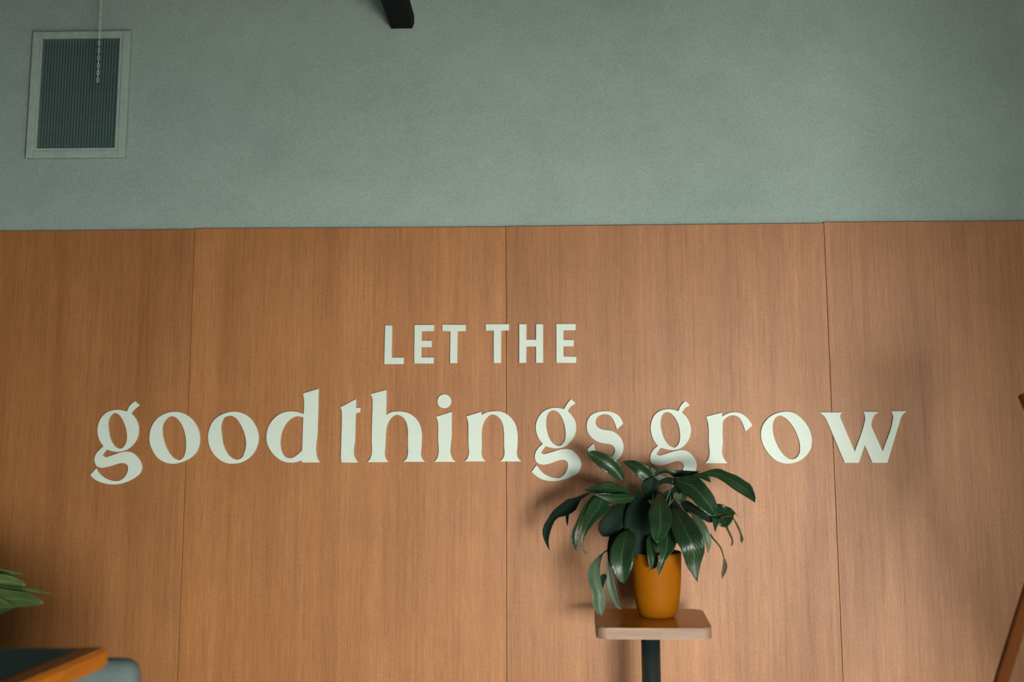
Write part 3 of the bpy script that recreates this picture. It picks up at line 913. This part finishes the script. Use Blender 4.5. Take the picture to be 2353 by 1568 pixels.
def slab(name, corners, z0, z1, mat, parent, bevel=0.007):
    bm = bmesh.new()
    lo_ = [bm.verts.new((c_.x, c_.y, z0)) for c_ in corners]
    hi_ = [bm.verts.new((c_.x, c_.y, z1)) for c_ in corners]
    n_ = len(corners)
    bm.faces.new(lo_[::-1])
    bm.faces.new(hi_)
    for k in range(n_):
        bm.faces.new((lo_[k], lo_[(k + 1) % n_], hi_[(k + 1) % n_], hi_[k]))
    if bevel:
        bmesh.ops.bevel(bm, geom=bm.edges[:], offset=bevel, segments=3, affect='EDGES')
    return from_bm(name, bm, mat, parent)


RW, TL, TW = 0.068, 0.62, 0.52                    # rim width, length towards camera, width along the wall
c0 = cfar
c1 = c0 + e_dir * TL
c2 = c1 + a_dir * TW
c3 = c0 + a_dir * TW
rimz0 = TH2 - 0.048
slab('rim_board', [c0, c1, c1 + a_dir * RW, c0 + a_dir * RW], rimz0, TH2, M['table_wood'], table)
slab('rim_board', [c3, c2, c2 - a_dir * RW, c3 - a_dir * RW], rimz0, TH2, M['table_wood'], table)
slab('rim_board', [c0 + a_dir * RW, c3 - a_dir * RW, c3 - a_dir * RW + e_dir * .02, c0 + a_dir * RW + e_dir * .02], rimz0, TH2 - .003, M['table_wood'], table, .002)
slab('rim_board', [c1 + a_dir * RW, c2 - a_dir * RW, c2 - a_dir * RW - e_dir * .05, c1 + a_dir * RW - e_dir * .05], rimz0, TH2 - .003, M['table_wood'], table, .002)
slab('inlay', [c0 + a_dir * RW + e_dir * .02, c1 + a_dir * RW - e_dir * .05, c2 - a_dir * RW - e_dir * .05, c3 - a_dir * RW + e_dir * .02], rimz0 + .01, TH2 - .001, M['table_inlay'], table, .001)
for cc, sa, se in ((c0, 1, 1), (c1, 1, -1), (c2, -1, -1), (c3, -1, 1)):
    p = cc + a_dir * (.12 * sa) + e_dir * (.12 * se)
    slab('leg', [p + Vector((-.025, -.025, 0)), p + Vector((.025, -.025, 0)), p + Vector((.025, .025, 0)), p + Vector((-.025, .025, 0))], 0, rimz0 + .001, M['table_wood'], table, .004)

# ------------------------------------------------------------------ grey upholstered chair tucked under it
CHYF = cfar.y + 0.10
tr = at(309, 1532, CHYF)
ctop = at(270, 1522, CHYF).z
chair = empty('tub_chair', (tr.x - .22, CHYF + .02, 0))
tag(chair, 'low grey upholstered chair with rounded back beside the orange table', 'chair')


def rounded_box(name, x0, x1, y0, y1, z0, z1, r, mat, parent):
    bm = bmesh.new()
    bmesh.ops.create_cube(bm, size=2.0)
    bmesh.ops.subdivide_edges(bm, edges=bm.edges[:], cuts=15, use_grid_fill=True)
    c_ = Vector(((x0 + x1) / 2, (y0 + y1) / 2, (z0 + z1) / 2))
    h_ = Vector(((x1 - x0) / 2, (y1 - y0) / 2, (z1 - z0) / 2))
    for v in bm.verts:
        q = Vector([math.copysign(abs(a) ** 0.45, a) * hh if abs(a) > 1e-9 else 0.0 for a, hh in zip(v.co, h_)])
        core = Vector([max(-(hh - r), min(hh - r, a)) for a, hh in zip(q, h_)])
        d_ = q - core
        if d_.length > 1e-9:
            q = core + d_.normalized() * r
        v.co = c_ + q
    return from_bm(name, bm, mat, parent, True)


rounded_box('backrest', tr.x - .46, tr.x, CHYF, CHYF + .09, 0.44, ctop, 0.042, M['chair_fabric'], chair)
rounded_box('seat', tr.x - .46, tr.x, CHYF + .06, CHYF + .50, 0.38, 0.48, 0.04, M['chair_fabric'], chair)
for sx_, sy_ in ((-.43, .46), (-.03, .46), (-.43, .05), (-.03, .05)):
    bm = bmesh.new()
    tube_bm(bm, [(tr.x + sx_, CHYF + sy_, 0), (tr.x + sx_, CHYF + sy_, .46)], .012, 10)
    from_bm('leg', bm, M['chair_leg'], chair)

# ------------------------------------------------------------------ leafy plant on the table, its pot outside the frame
PY2 = -0.95
pp = at(-150, 1420, PY2)
PZ2 = pp.z - 0.05
pl2 = empty('leafy_floor_plant', (pp.x, PY2, 0))
tag(pl2, 'bright green leaves of a plant reaching in at the left edge', 'potted plant')
bm = bmesh.new()
lathe_bm(bm, [(0, 0), (.065, 0), (.072, .012), (.095, PZ2 - .02), (.095, PZ2), (.086, PZ2), (.084, PZ2 - .03)], 40, (pp.x, PY2, 0))
from_bm('planter', bm, M['terracotta'], pl2, True)
bm = bmesh.new()
lathe_bm(bm, [(.0845, PZ2 - .028), (.06, PZ2 - .022), (0, PZ2 - .018)], 30, (pp.x, PY2, 0))
from_bm('soil', bm, M['soil'], pl2, True)
cr2 = Vector((pp.x, PY2, PZ2 - .02))
l2 = M['leaf_left']
LEFT = [
    ([(-110, 1345), (-60, 1312), (-15, 1307), (15, 1311), (35, 1315), (53, 1320)], [(-110, 1347), (-60, 1338), (-15, 1330), (15, 1326), (35, 1322), (53, 1320)], (0, .03, .04)),
    ([(-105, 1350), (-50, 1326), (-10, 1320), (22, 1323), (42, 1332), (56, 1337), (59, 1345)], [(-105, 1352), (-60, 1352), (-20, 1356), (10, 1352), (35, 1350), (52, 1350), (59, 1345)], (0, -.02, -.02)),
    ([(-105, 1356), (-55, 1345), (-10, 1345), (30, 1350), (60, 1352), (85, 1356), (121, 1366)], [(-105, 1358), (-50, 1366), (-10, 1368), (30, 1364), (60, 1361), (90, 1364), (121, 1366)], (0, -.04, -.05)),
    ([(-105, 1364), (-50, 1352), (-5, 1353), (35, 1358), (65, 1364), (85, 1375), (101, 1386)], [(-105, 1366), (-60, 1400), (-10, 1398), (30, 1396), (60, 1394), (85, 1393), (101, 1386)], (0, -.07, -.09)),
    ([(-108, 1370), (-70, 1368), (-20, 1370), (10, 1380), (25, 1388), (34, 1396)], [(-108, 1373), (-75, 1410), (-30, 1428), (-5, 1418), (15, 1406), (34, 1396)], (0, -.10, -.11)),
    ([(-165, 1340), (-200, 1290), (-240, 1262), (-290, 1262)], [(-160, 1340), (-190, 1310), (-235, 1296), (-290, 1262)], (0, .02, .03)),
    ([(-150, 1335), (-168, 1280), (-160, 1225), (-135, 1190)], [(-146, 1335), (-120, 1280), (-118, 1235), (-135, 1190)], (0, .04, .06)),
    ([(-175, 1352), (-230, 1335), (-280, 1340), (-330, 1375)], [(-172, 1358), (-230, 1372), (-280, 1378), (-330, 1375)], (0, -.06, -.08)),
]
for L, R, dy in LEFT:
    lf, verts = make_leaf(pl2, L, R, tuple(PY2 + d for d in dy), l2, fold=.22, wave=.12)
    b = verts[4]
    make_stem(lf, [cr2 + Vector((random.uniform(-.02, .02), random.uniform(-.02, .02), 0)), cr2.lerp(b, .5) + Vector((0, 0, .03)), b], .004, .0028)

# ------------------------------------------------------------------ wooden rack with crossing legs at the right edge
RY = -1.20
rk_a = (at(2351, 900, RY), at(2351 + 0.33 * (1568 - 900) + 100, 1568 + 303, RY))
legB0, legB1 = at(2296, 1568, RY), at(2364, 1350, RY)
slope = (legB1.x - legB0.x) / (legB1.z - legB0.z)
rk_z = legB0.z
footB = Vector((legB0.x - slope * legB0.z, RY, 0))
tA = at(2356, 905, RY)
slopeA = slope
rack = empty('folding_rack', (footB.x + .5, RY - .3, 0))
tag(rack, 'dark wooden rack with crossing slanted legs at the right edge', 'rack')


def bar(name, p, q, wx, wy, mat, parent):
    p, q = Vector(p), Vector(q)
    d = (q - p).normalized()
    ref = Vector((0, 1, 0)) if abs(d.y) < .8 else Vector((0, 0, 1))
    sx_ = d.cross(ref).normalized()
    sy_ = sx_.cross(d).normalized()
    bm = bmesh.new()
    vv = []
    for c_ in (p, q):
        vv.append([bm.verts.new(c_ + sx_ * (a * wx / 2) + sy_ * (b * wy / 2)) for a, b in ((-1, -1), (1, -1), (1, 1), (-1, 1))])
    for k in range(4):
        bm.faces.new((vv[0][k], vv[0][(k + 1) % 4], vv[1][(k + 1) % 4], vv[1][k]))
    bm.faces.new(vv[0][::-1])
    bm.faces.new(vv[1])
    bmesh.ops.recalc_face_normals(bm, faces=bm.faces)
    bmesh.ops.bevel(bm, geom=bm.edges[:], offset=0.003, segments=2, affect='EDGES')
    return from_bm(name, bm, mat, parent)


topz = tA.z
for dy in (0, -0.50):
    off = Vector((0, dy, 0))
    pB0 = footB + off
    pB1 = footB + Vector((slope * (topz - .01), 0, topz - .01)) + off
    bar('leg', pB0 + Vector((0, -.0125, 0)), pB1 + Vector((0, -.0125, 0)), 0.034, 0.022, M['rack'], rack)
    pA1 = Vector((tA.x, RY, topz)) + off
    pA0 = pA1 + Vector((slope * topz, 0, -topz))
    bar('leg', pA0 + Vector((0, .0125, 0)), pA1 + Vector((0, .0125, 0)), 0.034, 0.022, M['rack'], rack)
zc = (footB.x * -1 + tA.x + slope * topz) / (2 * slope)
xc = footB.x + slope * zc
bar('rail', (xc, RY + .03, zc + .05), (xc, RY - .53, zc + .05), 0.028, 0.028, M['rack'], rack)
